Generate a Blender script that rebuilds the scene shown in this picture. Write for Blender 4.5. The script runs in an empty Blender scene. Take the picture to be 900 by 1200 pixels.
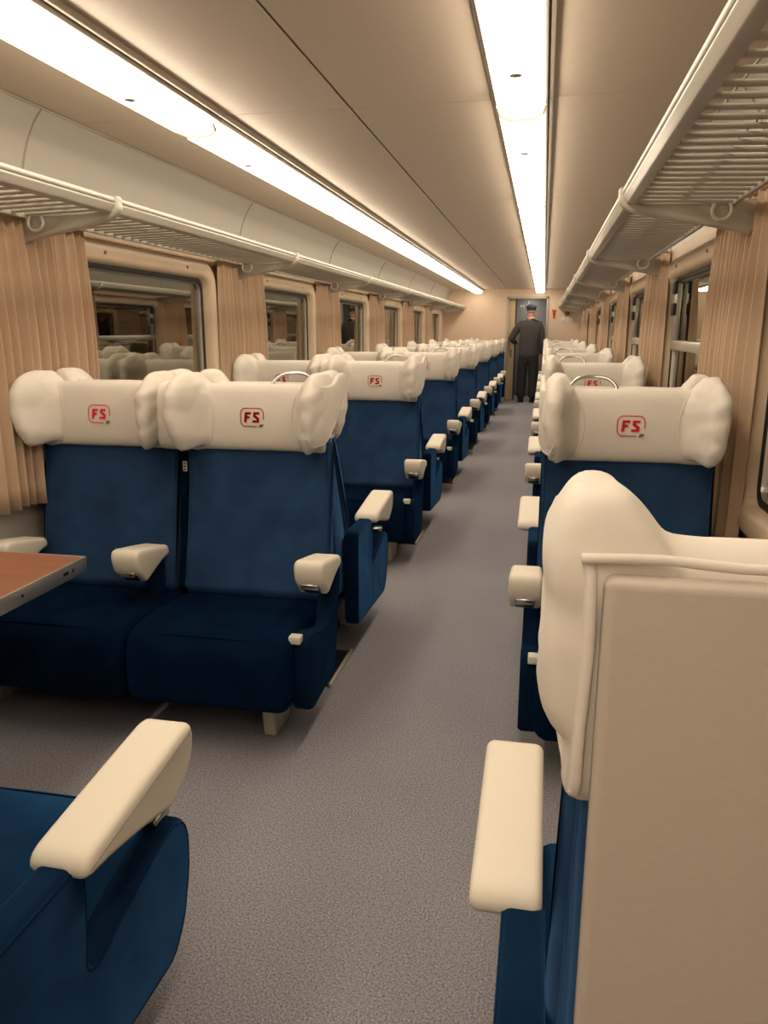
import bpy, bmesh, math, random
from mathutils import Vector, Matrix, noise
random.seed(7)
PI = math.pi
sc = bpy.context.scene
C = sc.collection

# ------------------------------------------------------------------ materials
def mat(name, col, rough=0.6, metal=0.0, sheen=0.0, sheen_tint=None, bump=0.0, bscale=200.0, var=0.0, vscale=8.0,
        spec=0.5, stretch=(1, 1, 1), emit=None, est=0.0, coat=0.0):
    m = bpy.data.materials.new(name); m.use_nodes = True
    nt = m.node_tree; b = nt.nodes['Principled BSDF']
    b.inputs['Base Color'].default_value = (*col, 1)
    b.inputs['Roughness'].default_value = rough
    b.inputs['Metallic'].default_value = metal
    b.inputs['Specular IOR Level'].default_value = spec
    b.inputs['Coat Weight'].default_value = coat
    if sheen:
        b.inputs['Sheen Weight'].default_value = sheen
        b.inputs['Sheen Roughness'].default_value = 0.35
        b.inputs['Sheen Tint'].default_value = (*(sheen_tint or col), 1)
    tc = nt.nodes.new('ShaderNodeTexCoord'); mp = nt.nodes.new('ShaderNodeMapping')
    mp.inputs['Scale'].default_value = stretch
    nt.links.new(tc.outputs['Object'], mp.inputs['Vector'])
    if var:
        n = nt.nodes.new('ShaderNodeTexNoise'); n.inputs['Scale'].default_value = vscale
        n.inputs['Detail'].default_value = 5
        nt.links.new(mp.outputs[0], n.inputs['Vector'])
        r = nt.nodes.new('ShaderNodeMapRange')
        r.inputs['From Min'].default_value = 0.3; r.inputs['From Max'].default_value = 0.7
        r.inputs['To Min'].default_value = 1 - var; r.inputs['To Max'].default_value = 1 + var
        nt.links.new(n.outputs['Fac'], r.inputs['Value'])
        mx = nt.nodes.new('ShaderNodeVectorMath'); mx.operation = 'SCALE'
        mx.inputs[0].default_value = col
        nt.links.new(r.outputs[0], mx.inputs['Scale'])
        nt.links.new(mx.outputs[0], b.inputs['Base Color'])
    if bump:
        n2 = nt.nodes.new('ShaderNodeTexNoise'); n2.inputs['Scale'].default_value = bscale
        n2.inputs['Detail'].default_value = 3
        nt.links.new(mp.outputs[0], n2.inputs['Vector'])
        bp = nt.nodes.new('ShaderNodeBump'); bp.inputs['Strength'].default_value = bump
        bp.inputs['Distance'].default_value = 0.004
        nt.links.new(n2.outputs['Fac'], bp.inputs['Height'])
        nt.links.new(bp.outputs[0], b.inputs['Normal'])
    if emit:
        b.inputs['Emission Color'].default_value = (*emit, 1)
        b.inputs['Emission Strength'].default_value = est
    return m

M = {}
def velvet(name, VEL_D, VEL_S, pile):
    m = bpy.data.materials.new(name); m.use_nodes = True
    nt = m.node_tree; nt.nodes.clear(); N = nt.nodes.new; L = nt.links.new
    out = N('ShaderNodeOutputMaterial'); add = N('ShaderNodeAddShader')
    df = N('ShaderNodeBsdfDiffuse'); sh = N('ShaderNodeBsdfSheen')
    sh.inputs['Roughness'].default_value = 0.42
    tc = N('ShaderNodeTexCoord')
    n = N('ShaderNodeTexNoise'); n.inputs['Scale'].default_value = 8; n.inputs['Detail'].default_value = 4
    L(tc.outputs['Object'], n.inputs['Vector'])
    mr = N('ShaderNodeMapRange'); mr.inputs['From Min'].default_value = .3; mr.inputs['From Max'].default_value = .7
    mr.inputs['To Min'].default_value = .8; mr.inputs['To Max'].default_value = 1.2
    L(n.outputs['Fac'], mr.inputs['Value'])
    for sd, col in ((df, VEL_D), (sh, VEL_S)):
        v = N('ShaderNodeVectorMath'); v.operation = 'SCALE'; v.inputs[0].default_value = col
        L(mr.outputs[0], v.inputs['Scale']); L(v.outputs[0], sd.inputs['Color'])
    # the pile leans forward and down, so the nap catches light from one side
    ge = N('ShaderNodeNewGeometry'); vt = N('ShaderNodeVectorTransform'); vt.vector_type = 'VECTOR'; vt.convert_from = 'OBJECT'; vt.convert_to = 'WORLD'
    vt.inputs[0].default_value = pile
    ad = N('ShaderNodeVectorMath'); ad.operation = 'ADD'; L(ge.outputs['Normal'], ad.inputs[0]); L(vt.outputs[0], ad.inputs[1])
    nm = N('ShaderNodeVectorMath'); nm.operation = 'NORMALIZE'; L(ad.outputs[0], nm.inputs[0])
    L(nm.outputs[0], sh.inputs['Normal'])
    L(df.outputs[0], add.inputs[0]); L(sh.outputs[0], add.inputs[1]); L(add.outputs[0], out.inputs[0])
    return m
M['velvet'] = velvet('blue_velvet_seat_nap_shaded', (0.0022, 0.0090, 0.026), (0.030, 0.110, 0.27), (0, .75, 0))  # same velvet as the backs, base colour darkened for shade on the cushions
M['velvet_back'] = velvet('blue_velvet_back_nap_lit', (0.021, 0.051, 0.118), (0.03, 0.09, 0.20), (0, .1, -.2))  # same velvet, light catching the nap is put into the brighter base
M['velvet_side'] = velvet('blue_velvet_side_nap_shaded', (0.0038, 0.0130, 0.036), (0.022, 0.070, 0.165), (0, .3, -.1))  # same velvet, shade on the side panels put into a darker base
M['velvet_plain'] = mat('blue_velvet', (0.010, 0.050, 0.125), 0.75, sheen=0.35, sheen_tint=(0.10, 0.28, 0.55), var=0.22, vscale=9, spec=0.2, bump=0.15, bscale=300)
M['cloth'] = mat('cream_cover_cloth', (0.66, 0.62, 0.56), 0.85, sheen=0.1, sheen_tint=(1, 1, 1), bump=0.2, bscale=26, var=0.02, spec=0.15)
M['armcloth'] = mat('cream_vinyl_cloth', (0.70, 0.655, 0.56), 0.6, bump=0.2, bscale=20, spec=0.3)
M['red'] = mat('red_print', (0.72, 0.010, 0.022), 0.6)
M['green'] = mat('green_print', (0.01, 0.10, 0.05), 0.6)
M['ceil'] = mat('beige_ceiling_laminate', (0.60, 0.505, 0.405), 0.42, var=0.025, vscale=60, bump=0.05, bscale=90, spec=0.4)
M['ceilgap'] = mat('dark_joint', (0.10, 0.075, 0.055), 0.7)
M['trimmetal'] = mat('aged_beige_metal', (0.36, 0.31, 0.25), 0.4, metal=0.5)
M['grey'] = mat('grey_beige_paint', (0.41, 0.39, 0.345), 0.4, spec=0.4, bump=0.03, bscale=60)
M['rack'] = mat('rack_grey_paint', (0.45, 0.42, 0.36), 0.32, spec=0.5)
M['cream'] = mat('cream_window_moulding', (0.66, 0.52, 0.37), 0.35, spec=0.5, var=0.03, vscale=5)
M['wallbeige'] = mat('beige_wall_laminate', (0.72, 0.56, 0.42), 0.45, var=0.03, vscale=30)
M['brownband'] = mat('brown_wall_band', (0.42, 0.30, 0.19), 0.5, var=0.1, vscale=12, stretch=(1, 0.2, 1))
M['curtain'] = mat('tan_curtain', (0.52, 0.375, 0.262), 0.8, sheen=0.2, sheen_tint=(1, .9, .8), spec=0.15)
M['chrome'] = mat('chrome', (0.50, 0.49, 0.47), 0.25, metal=1)
M['alu'] = mat('brushed_aluminium', (0.62, 0.61, 0.58), 0.35, metal=0.9)
M['black'] = mat('black_plastic', (0.010, 0.010, 0.012), 0.4)
M['dark'] = mat('dark_rubber', (0.02, 0.02, 0.02), 0.6)
M['legmetal'] = mat('cream_leg_paint', (0.48, 0.45, 0.38), 0.4)
M['shell'] = mat('beige_seat_back_panel', (0.43, 0.385, 0.33), 0.55, bump=0.10, bscale=420, var=0.02, vscale=90, stretch=(1, 1, 2.2), spec=0.3)
M['tablewood'] = mat('reddish_brown_laminate', (0.25, 0.100, 0.056), 0.35, var=0.12, vscale=14, stretch=(0.25, 1.4, 1))
M['ivory'] = mat('ivory_plastic', (0.6, 0.58, 0.5), 0.4)
M['vest'] = mat('grey_vestibule_panel', (0.24, 0.225, 0.215), 0.4)
M['vestwall'] = mat('vestibule_wall', (0.25, 0.24, 0.22), 0.5)
M['doorwood'] = mat('pale_door_laminate', (0.62, 0.46, 0.28), 0.4, var=0.05, vscale=8)
M['suit'] = mat('charcoal_suit', (0.050, 0.047, 0.050), 0.85, sheen=0.15, sheen_tint=(.5, .5, .55))
M['trouser'] = mat('dark_trousers', (0.018, 0.018, 0.019), 0.85, sheen=0.1)
M['skin'] = mat('skin', (0.62, 0.27, 0.19), 0.55)
M['hair'] = mat('grey_hair', (0.3, 0.28, 0.26), 0.8)
M['cap'] = mat('dark_cap', (0.03, 0.035, 0.045), 0.7)
M['shoe'] = mat('black_shoe', (0.008, 0.008, 0.008), 0.7, spec=.1)
M['white'] = mat('white_plaque', (0.85, 0.82, 0.76), 0.5)
M['bronze'] = mat('dark_bronze', (0.25, 0.17, 0.09), 0.35, metal=0.8)

def carpet():
    m = bpy.data.materials.new('grey_flecked_carpet'); m.use_nodes = True
    nt = m.node_tree; b = nt.nodes['Principled BSDF']
    tc = nt.nodes.new('ShaderNodeTexCoord')
    n = nt.nodes.new('ShaderNodeTexNoise'); n.inputs['Scale'].default_value = 190; n.inputs['Detail'].default_value = 4
    n.inputs['Roughness'].default_value = 0.8
    n3 = nt.nodes.new('ShaderNodeTexNoise'); n3.inputs['Scale'].default_value = 2.2; n3.inputs['Detail'].default_value = 3
    cr = nt.nodes.new('ShaderNodeValToRGB')
    cr.color_ramp.elements[0].position = 0.34; cr.color_ramp.elements[0].color = (0.090, 0.091, 0.108, 1)
    cr.color_ramp.elements[1].position = 0.66; cr.color_ramp.elements[1].color = (0.43, 0.42, 0.46, 1)
    mr = nt.nodes.new('ShaderNodeMapRange'); mr.inputs['To Min'].default_value = 0.9; mr.inputs['To Max'].default_value = 1.1
    ml = nt.nodes.new('ShaderNodeVectorMath'); ml.operation = 'SCALE'
    for a in (n, n3): nt.links.new(tc.outputs['Object'], a.inputs['Vector'])
    nt.links.new(n.outputs['Fac'], cr.inputs[0]); nt.links.new(n3.outputs['Fac'], mr.inputs['Value'])
    nt.links.new(cr.outputs[0], ml.inputs[0]); nt.links.new(mr.outputs[0], ml.inputs['Scale'])
    nt.links.new(ml.outputs[0], b.inputs['Base Color'])
    bp = nt.nodes.new('ShaderNodeBump'); bp.inputs['Strength'].default_value = 0.6; bp.inputs['Distance'].default_value = 0.004
    nt.links.new(n.outputs['Fac'], bp.inputs['Height']); nt.links.new(bp.outputs[0], b.inputs['Normal'])
    b.inputs['Roughness'].default_value = 0.95; b.inputs['Specular IOR Level'].default_value = 0.1
    return m
M['carpet'] = carpet()

def glassmat():
    m = bpy.data.materials.new('tinted_window_glass'); m.use_nodes = True
    nt = m.node_tree; nt.nodes.clear()
    out = nt.nodes.new('ShaderNodeOutputMaterial'); mx = nt.nodes.new('ShaderNodeMixShader')
    tr = nt.nodes.new('ShaderNodeBsdfTransparent'); tr.inputs[0].default_value = (0.55, 0.55, 0.52, 1)
    gl = nt.nodes.new('ShaderNodeBsdfGlossy'); gl.inputs['Color'].default_value = (0.95, 0.93, 0.82, 1)
    gl.inputs['Roughness'].default_value = 0.015
    fr = nt.nodes.new('ShaderNodeFresnel'); fr.inputs['IOR'].default_value = 4.2
    nt.links.new(fr.outputs[0], mx.inputs[0]); nt.links.new(tr.outputs[0], mx.inputs[1])
    nt.links.new(gl.outputs[0], mx.inputs[2]); nt.links.new(mx.outputs[0], out.inputs[0])
    return m
M['glass'] = glassmat()

def lampmat():
    m = bpy.data.materials.new('lit_lamp_diffuser'); m.use_nodes = True
    nt = m.node_tree; nt.nodes.clear()
    out = nt.nodes.new('ShaderNodeOutputMaterial'); e = nt.nodes.new('ShaderNodeEmission')
    e.inputs[0].default_value = (1.0, 0.835, 0.635, 1); e.inputs[1].default_value = 12.5
    nt.links.new(e.outputs[0], out.inputs[0]); return m
M['lamp'] = lampmat()

# ------------------------------------------------------------------ helpers
def finish(bm, name, m, parent=None, smooth=40, loc=None, rec=True):
    if rec: bmesh.ops.recalc_face_normals(bm, faces=bm.faces[:])
    me = bpy.data.meshes.new(name); bm.to_mesh(me); bm.free()
    return link_mesh(me, name, m, parent, smooth, loc)

def link_mesh(me, name, m, parent=None, smooth=40, loc=None):
    o = bpy.data.objects.new(name, me); C.objects.link(o)
    if m is not None:
        me.materials.clear(); me.materials.append(m)
    if smooth:
        for p in me.polygons: p.use_smooth = True
        try: me.set_sharp_from_angle(angle=math.radians(smooth))
        except Exception: pass
    if parent: o.parent = parent
    if loc: o.location = loc
    return o

def tag(o, label=None, cat=None, group=None, kind=None):
    if label: o['label'] = label
    if cat: o['category'] = cat
    if group: o['group'] = group
    if kind: o['kind'] = kind
    return o

def empty(name, loc=(0, 0, 0), rz=0):
    o = bpy.data.objects.new(name, None); C.objects.link(o)
    o.location = loc; o.rotation_euler = (0, 0, rz); o.empty_display_size = 0.1
    return o

def copy_tree(o, parent=None):
    c = o.copy(); C.objects.link(c)
    if parent: c.parent = parent
    for ch in list(o.children): copy_tree(ch, c)
    return c

def box(bm, x0, x1, y0, y1, z0, z1, r=0.0, seg=2):
    b2 = bmesh.new()
    bmesh.ops.create_cube(b2, size=1)
    for v in b2.verts:
        v.co = Vector(((x0 + x1) / 2 + v.co.x * (x1 - x0), (y0 + y1) / 2 + v.co.y * (y1 - y0), (z0 + z1) / 2 + v.co.z * (z1 - z0)))
    if r: bmesh.ops.bevel(b2, geom=b2.edges[:], offset=r, segments=seg, profile=0.5, affect='EDGES')
    me = bpy.data.meshes.new('tmp'); b2.to_mesh(me); b2.free(); bm.from_mesh(me); bpy.data.meshes.remove(me)
    return bm

def catmull(pts, n=4, closed=True):
    out = []; L = len(pts)
    rng = range(L) if closed else range(L - 1)
    for i in rng:
        if closed: p0, p1, p2, p3 = pts[i - 1], pts[i], pts[(i + 1) % L], pts[(i + 2) % L]
        else: p0, p1, p2, p3 = pts[max(i - 1, 0)], pts[i], pts[i + 1], pts[min(i + 2, L - 1)]
        for k in range(n):
            t = k / n
            out.append(tuple(0.5 * (2 * b + (c - a) * t + (2 * a - 5 * b + 4 * c - d) * t * t + (3 * b - a - 3 * c + d) * t ** 3)
                             for a, b, c, d in zip(p0, p1, p2, p3)))
    if not closed: out.append(tuple(pts[-1]))
    return out

def chamfer(pts, r, n=3):
    """round the corners of a polygon"""
    out = []; L = len(pts)
    for i in range(L):
        a, b, c = Vector(pts[i - 1]), Vector(pts[i]), Vector(pts[(i + 1) % L])
        da, dc = (a - b), (c - b)
        ra = min(r, da.length * 0.45); rc = min(r, dc.length * 0.45)
        p, q = b + da.normalized() * ra, b + dc.normalized() * rc
        for k in range(n + 1):
            t = k / n
            out.append(tuple((1 - t) ** 2 * p + 2 * t * (1 - t) * b + t * t * q))
    return out

def inset(poly, d):
    if d < 1e-6: return [tuple(p) for p in poly]
    L = len(poly); out = []
    area = sum(poly[i - 1][0] * poly[i][1] - poly[i][0] * poly[i - 1][1] for i in range(L))
    s = 1 if area > 0 else -1
    for i in range(L):
        a, b, c = Vector(poly[i - 1]), Vector(poly[i]), Vector(poly[(i + 1) % L])
        e = (c - a)
        if e.length < 1e-9: out.append(tuple(b)); continue
        nrm = Vector((-e.y, e.x)).normalized() * s
        out.append(tuple(b + nrm * d))
    return out

def pillow(prof, x0, x1, r=0.02, ns=5, axis='x', mid=1, bulge=0.0, bm=None):
    """extrude a (y,z) outline from x0 to x1 with rounded ends of radius r"""
    bm = bm or bmesh.new()
    if x1 < x0: x0, x1 = x1, x0
    st = []
    for k in range(ns + 1):
        a = PI / 2 * k / ns
        st.append((x0 + r * (1 - math.sin(a)), r * (1 - math.cos(a))))
    st = [(x0 + r - r * math.cos(PI / 2 * k / ns), r - r * math.sin(PI / 2 * k / ns)) for k in range(ns + 1)]
    if bulge or mid > 1:
        for k in range(1, mid + 1):
            t = k / (mid + 1); x = x0 + r + (x1 - x0 - 2 * r) * t
            st.append((x, -bulge * math.sin(PI * t)))
    st += [(x1 - r + r * math.sin(PI / 2 * k / ns), r - r * math.cos(PI / 2 * k / ns)) for k in range(ns + 1)]
    rings = []
    for x, d in st:
        pr = inset(prof, d)
        if axis == 'x': rings.append([bm.verts.new((x, p[0], p[1])) for p in pr])
        elif axis == 'y': rings.append([bm.verts.new((p[0], x, p[1])) for p in pr])
        else: rings.append([bm.verts.new((p[0], p[1], x)) for p in pr])
    L = len(prof)
    for a, b in zip(rings[:-1], rings[1:]):
        for i in range(L):
            bm.faces.new((a[i], a[(i + 1) % L], b[(i + 1) % L], b[i]))
    bm.faces.new(rings[0]); bm.faces.new(rings[-1][::-1])
    return bm

def tube(pts, r, closed=False, n=8, bm=None, flat=1.0):
    bm = bm or bmesh.new()
    pts = [Vector(p) for p in pts]; L = len(pts); rings = []
    up = Vector((0, 0, 1)); prev = None
    for i, p in enumerate(pts):
        if closed: t = pts[(i + 1) % L] - pts[i - 1]
        else: t = pts[min(i + 1, L - 1)] - pts[max(i - 1, 0)]
        t.normalize()
        if prev is None:
            a = t.cross(up)
            if a.length < 0.1: a = t.cross(Vector((0, 1, 0)))
        else:
            a = prev - t * prev.dot(t)
        a.normalize(); prev = a; b = t.cross(a)
        rr = r[i] if isinstance(r, (list, tuple)) else r
        rings.append([bm.verts.new(p + a * rr * math.cos(2 * PI * k / n) + b * rr * flat * math.sin(2 * PI * k / n)) for k in range(n)])
    for i in range(L if closed else L - 1):
        A, B = rings[i], rings[(i + 1) % L]
        for k in range(n): bm.faces.new((A[k], A[(k + 1) % n], B[(k + 1) % n], B[k]))
    if not closed:
        bm.faces.new(rings[0][::-1]); bm.faces.new(rings[-1])
    return bm

def remeshed(bm, voxel, smooth_it=4, name='m', noise_amp=0.0, nsc=6, dec=None):
    bmesh.ops.recalc_face_normals(bm, faces=bm.faces[:])
    me = bpy.data.meshes.new('tmp'); bm.to_mesh(me); bm.free()
    o = bpy.data.objects.new('tmp', me); C.objects.link(o)
    rm = o.modifiers.new('r', 'REMESH'); rm.mode = 'VOXEL'; rm.voxel_size = voxel
    s = o.modifiers.new('s', 'SMOOTH'); s.iterations = smooth_it; s.factor = 0.5
    dg = bpy.context.evaluated_depsgraph_get(); dg.update()
    out = bpy.data.meshes.new_from_object(o.evaluated_get(dg))
    bpy.data.objects.remove(o); bpy.data.meshes.remove(me)
    out.name = name
    if noise_amp:
        ns_ = [v.normal.copy() for v in out.vertices]
        for v, n_ in zip(out.vertices, ns_):
            q = Vector((v.co.x * nsc, v.co.y * nsc * 0.5, v.co.z * nsc * 0.45 + v.co.y * 3))
            v.co += n_ * noise_amp * noise.noise(q * 2.2)
    return out

# ------------------------------------------------------------------ layout constants
XL, XR = -2.00, 0.73            # side walls
PITCH = 2.13
Y_END, Y_BACK = 15.85, -2.2
Z_CEIL = 2.17
BR_L, BR_R = 2.74, 2.93         # first rack bracket on each side

# ------------------------------------------------------------------ floor
bm = bmesh.new(); box(bm, XL - .1, XR + .1, Y_BACK - .1, Y_END + 1.6, -0.05, 0.0)
tag(finish(bm, 'floor', M['carpet'], smooth=0), kind='structure')

# ------------------------------------------------------------------ ceiling: panels with open joints over a dark backing
bm = bmesh.new()
xs_ = [(-1.82, -0.735), (-0.727, 0.60)]
yj = [2.98 + PITCH * k for k in range(-3, 7)]
ys_ = [Y_BACK] + [y for y in yj if Y_BACK < y < Y_END] + [Y_END]
for (a, b) in xs_:
    for y0, y1 in zip(ys_[:-1], ys_[1:]):
        box(bm, a, b, y0 + .0012, y1 - .0012, Z_CEIL, Z_CEIL + .01, r=.0015, seg=1)
tag(finish(bm, 'ceiling', M['ceil'], smooth=0), kind='structure')
bm = bmesh.new(); box(bm, XL - .1, XR + .1, Y_BACK, Y_END, Z_CEIL + .012, Z_CEIL + .03)
tag(finish(bm, 'ceiling_backing', M['ceilgap'], smooth=0), kind='structure')

# coves behind the racks (curved grey panels with joints)
def cove(name, s, X0, yb):
    pr = [(0, Z_CEIL), (.035, Z_CEIL - .045), (.062, Z_CEIL - .10), (.082, Z_CEIL - .16), (.098, Z_CEIL - .23), (.112, Z_CEIL - .30), (.122, Z_CEIL - .36)]
    pr = [(p[0] * 1.15, p[1]) for p in pr]
    pr = catmull(pr, 3, closed=False)
    bm = bmesh.new()
    ys = [Y_BACK] + [y for y in [yb + PITCH * k for k in range(-2, 7)] if Y_BACK < y < Y_END] + [Y_END]
    for y0, y1 in zip(ys[:-1], ys[1:]):
        out = pr + [(p[0] + .02, p[1] + .004) for p in pr[::-1]]
        ring = [[bm.verts.new((X0 + s * p[0], y, p[1])) for p in out] for y in (y0 + .003, y1 - .003)]
        n = len(out)
        for i in range(n): bm.faces.new((ring[0][i], ring[0][(i + 1) % n], ring[1][(i + 1) % n], ring[1][i]))
        bm.faces.new(ring[0]); bm.faces.new(ring[1][::-1])
    tag(finish(bm, name, M['grey'], smooth=50), kind='structure')
    bm = bmesh.new()      # dark backing for the joints and thin cover strips
    out = [(p[0] + .022, p[1] + .004) for p in pr] + [(p[0] + .03, p[1] + .004) for p in pr[::-1]]
    ring = [[bm.verts.new((X0 + s * p[0], y, p[1])) for p in out] for y in (Y_BACK, Y_END)]
    n = len(out)
    for i in range(n): bm.faces.new((ring[0][i], ring[0][(i + 1) % n], ring[1][(i + 1) % n], ring[1][i]))
    tag(finish(bm, name + '_backing', M['ceilgap'], smooth=0), kind='structure')
    bm = bmesh.new()
    tube([(X0 + s * .004, Y_BACK, Z_CEIL - .004), (X0 + s * .004, Y_END, Z_CEIL - .004)], .005, bm=bm)
    for y in ys[1:-1]:
        tube([(X0 + s * p[0] - s * .001, y, p[1]) for p in pr], .0045, bm=bm, n=6)
    return bm
tb = cove('wall_left_upper', -1, -1.82, 2.74)
tag(finish(tb, 'trim_1', M['trimmetal']), kind='structure')
tb = cove('wall_right_upper', 1, 0.585, 2.93)
tag(finish(tb, 'trim_2', M['trimmetal']), kind='structure')

# ------------------------------------------------------------------ side walls, windows
GW, GZ0, GZ1 = 1.42, 0.80, 1.675      # glass width and height
WIN_L = [3.745 + PITCH * k for k in range(-2, 6)]     # window centres on the left
WIN_R = [4.215 + PITCH * k for k in range(-2, 6)]
WIN_L = [y for y in WIN_L if y + .75 < Y_END and y - .75 > Y_BACK]
WIN_R = [y for y in WIN_R if y + .72 < Y_END and y - .75 > Y_BACK]

def side_wall(name, X, s, wins):
    t = .10
    bm = bmesh.new()
    x0, x1 = (X - t, X) if s < 0 else (X, X + t)
    box(bm, x0, x1, Y_BACK, Y_END, .70, GZ0 - .02)
    box(bm, x0, x1, Y_BACK, Y_END, GZ1 + .02, 1.83)
    ys = [Y_BACK]
    for w in wins: ys += [w - GW / 2 - .02, w + GW / 2 + .02]
    ys.append(Y_END)
    for a, b in zip(ys[0::2], ys[1::2]): box(bm, x0, x1, a, b, GZ0 - .02, GZ1 + .02)
    tag(finish(bm, name, M['wallbeige'], smooth=0), kind='structure')
    bm = bmesh.new(); box(bm, x0, x1, Y_BACK, Y_END, 0, .70)
    tag(finish(bm, name + '_lower', M['grey'], smooth=0), kind='structure')
    # brown band over the windows and a sill ledge
    bm = bmesh.new()
    a, b = (X, X + .022) if s < 0 else (X - .022, X)
    box(bm, a, b, Y_BACK, Y_END, 1.765, 1.835, r=.004)
    o = finish(bm, 'trim_3' if s < 0 else 'trim_4', M['brownband'], smooth=0); tag(o, kind='structure')
    bm = bmesh.new()
    a, b = (X, X + .03) if s < 0 else (X - .03, X)
    box(bm, a, b, Y_BACK, Y_END, 0, .10, r=.006)
    o = finish(bm, 'baseboard_left' if s < 0 else 'baseboard_right', M['grey'], smooth=0); tag(o, kind='structure')
side_wall('wall_left', XL, -1, WIN_L)
side_wall('wall_right', XR, 1, WIN_R)

def rrect(w, h, r, n=6, cy=0, cz=0):
    out = []
    for (sx, sz, a0) in ((1, 1, 0), (-1, 1, 90), (-1, -1, 180), (1, -1, 270)):
        for k in range(n + 1):
            a = math.radians(a0 + 90 * k / n)
            out.append((cy + sx * (w / 2 - r) + r * math.cos(a), cz + sz * (h / 2 - r) + r * math.sin(a)))
    return out

def ring_mesh(loops):
    bm = bmesh.new(); R = [[bm.verts.new(p) for p in L] for L in loops]
    n = len(loops[0])
    for a, b in zip(R, R[1:] + R[:1]):
        for i in range(n): bm.faces.new((a[i], a[(i + 1) % n], b[(i + 1) % n], b[i]))
    return bm

wn = [0]
def window(X, s, yc, opening=False):
    wn[0] += 1
    cz, gh = (GZ0 + GZ1) / 2, GZ1 - GZ0
    root = empty('window_%d' % wn[0], (X, yc, 0)); tag(root, kind='structure')
    i = -s   # direction into the room
    def lp(w, h, r, d, dz=0): return [(i * d, p[0], p[1]) for p in rrect(w, h, r, cy=0, cz=cz + dz)]
    loops = [lp(GW + .20, gh + .20, .14, 0.0), lp(GW + .19, gh + .19, .14, .030), lp(GW + .165, gh + .16, .13, .040),
             lp(GW + .07, gh + .06, .09, .034), lp(GW + .03, gh + .02, .07, .020), lp(GW, gh, .06, -.03), lp(GW, gh, .06, -.07), lp(GW + .20, gh + .2, .14, -.001)]
    finish(ring_mesh(loops), 'window_frame', M['cream'], root, smooth=60)
    loops = [lp(GW + .004, gh + .004, .06, -.012), lp(GW - .02, gh - .02, .055, -.010), lp(GW - .04, gh - .04, .05, -.02), lp(GW - .04, gh - .04, .05, -.04), lp(GW + .004, gh + .004, .06, -.04)]
    finish(ring_mesh(loops), 'rubber_seal', M['dark'], root, smooth=60)
    loops = [lp(GW - .038, gh - .038, .05, -.022), lp(GW - .046, gh - .046, .045, -.018), lp(GW - .052, gh - .052, .04, -.026), lp(GW - .052, gh - .052, .04, -.045), lp(GW - .038, gh - .038, .05, -.045)]
    finish(ring_mesh(loops), 'inner_frame', M['alu'], root, smooth=60)
    bm = bmesh.new()
    f = [bm.verts.new(p) for p in lp(GW - .05, gh - .05, .045, -.036)]
    b = [bm.verts.new(p) for p in lp(GW - .05, gh - .05, .045, -.041)]
    bm.faces.new(f); bm.faces.new(b[::-1])
    for k in range(len(f)): bm.faces.new((f[k], f[(k + 1) % len(f)], b[(k + 1) % len(f)], b[k]))
    finish(bm, 'glass_pane', M['glass'], root, smooth=0)
    if opening:
        bm = bmesh.new()
        xs = sorted((i * -.034, i * -.002))
        box(bm, xs[0], xs[1], -GW / 2 + .02, GW / 2 - .02, 1.27, 1.325, r=.006)
        finish(bm, 'sash_bar', M['alu'], root)
        bm = bmesh.new()
        for y in (GW / 2 - .055, GW / 2 - .10):
            box(bm, xs[0], xs[1] - (.006 if i > 0 else 0), y - .012, y + .012, 1.325, GZ1 - .03, r=.003)
        finish(bm, 'sash_guide', M['alu'], root)
        for z in (1.62, 1.50):
            bm = bmesh.new()
            box(bm, min(i * -.01, i * .012), max(i * -.01, i * .012), GW / 2 - .115, GW / 2 - .04, z - .035, z + .035, r=.006)
            finish(bm, 'sash_latch', M['dark'], root)
    bm = bmesh.new()     # fixing screws on the frame
    for dy in (-.42, .42):
        tube([(i * .036, dy, GZ1 + .05), (i * .043, dy, GZ1 + .05)], .008, bm=bm, n=10)
    finish(bm, 'fixing_screws', M['trimmetal'], root)
    return root
for y in WIN_L: window(XL, -1, y)
for y in WIN_R: window(XR, 1, y, opening=True)

# ------------------------------------------------------------------ end walls
DX0, DX1, DZ = -0.70, 0.02, 1.985
bm = bmesh.new()
box(bm, XL - .1, DX0, Y_END, Y_END + .06, 0, Z_CEIL + .03)
box(bm, DX1, XR + .1, Y_END, Y_END + .06, 0, Z_CEIL + .03)
box(bm, DX0, DX1, Y_END, Y_END + .06, DZ, Z_CEIL + .03)
tag(finish(bm, 'wall_end', M['wallbeige'], smooth=0), kind='structure')
bm = bmesh.new(); box(bm, XL - .1, XR + .1, Y_BACK - .06, Y_BACK, 0, Z_CEIL + .03)
tag(finish(bm, 'wall_back', M['wallbeige'], smooth=0), kind='structure')
# doorway
root = empty('door_1', ((DX0 + DX1) / 2, Y_END, 0)); tag(root, kind='structure')
hw = (DX1 - DX0) / 2
bm = bmesh.new()
for a, b, z0, z1 in ((-hw - .045, -hw, 0, DZ + .045), (hw, hw + .045, 0, DZ + .045), (-hw - .045, hw + .045, DZ, DZ + .045)):
    box(bm, a, b, -.02, .08, z0, z1, r=.006)
finish(bm, 'door_frame', M['grey'], root, smooth=30)
bm = bmesh.new(); box(bm, -hw - .4, -hw + .13, .062, .095, .02, DZ - .01, r=.004)
lf = finish(bm, 'sliding_door_leaf', M['doorwood'], root, smooth=30)
bm = bmesh.new(); tube([(-hw + .06, .045, .98), (-hw + .06, .062, .98)], .022, bm=bm, n=14); box(bm, -hw + .045, -hw + .075, .052, .062, .86, 1.02, r=.004)
finish(bm, 'door_handle', M['bronze'], lf)
bm = bmesh.new(); box(bm, -hw + .12, -hw + .145, .055, .10, .02, DZ - .01, r=.004)
finish(bm, 'door_edge_strip', M['dark'], lf)
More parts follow.
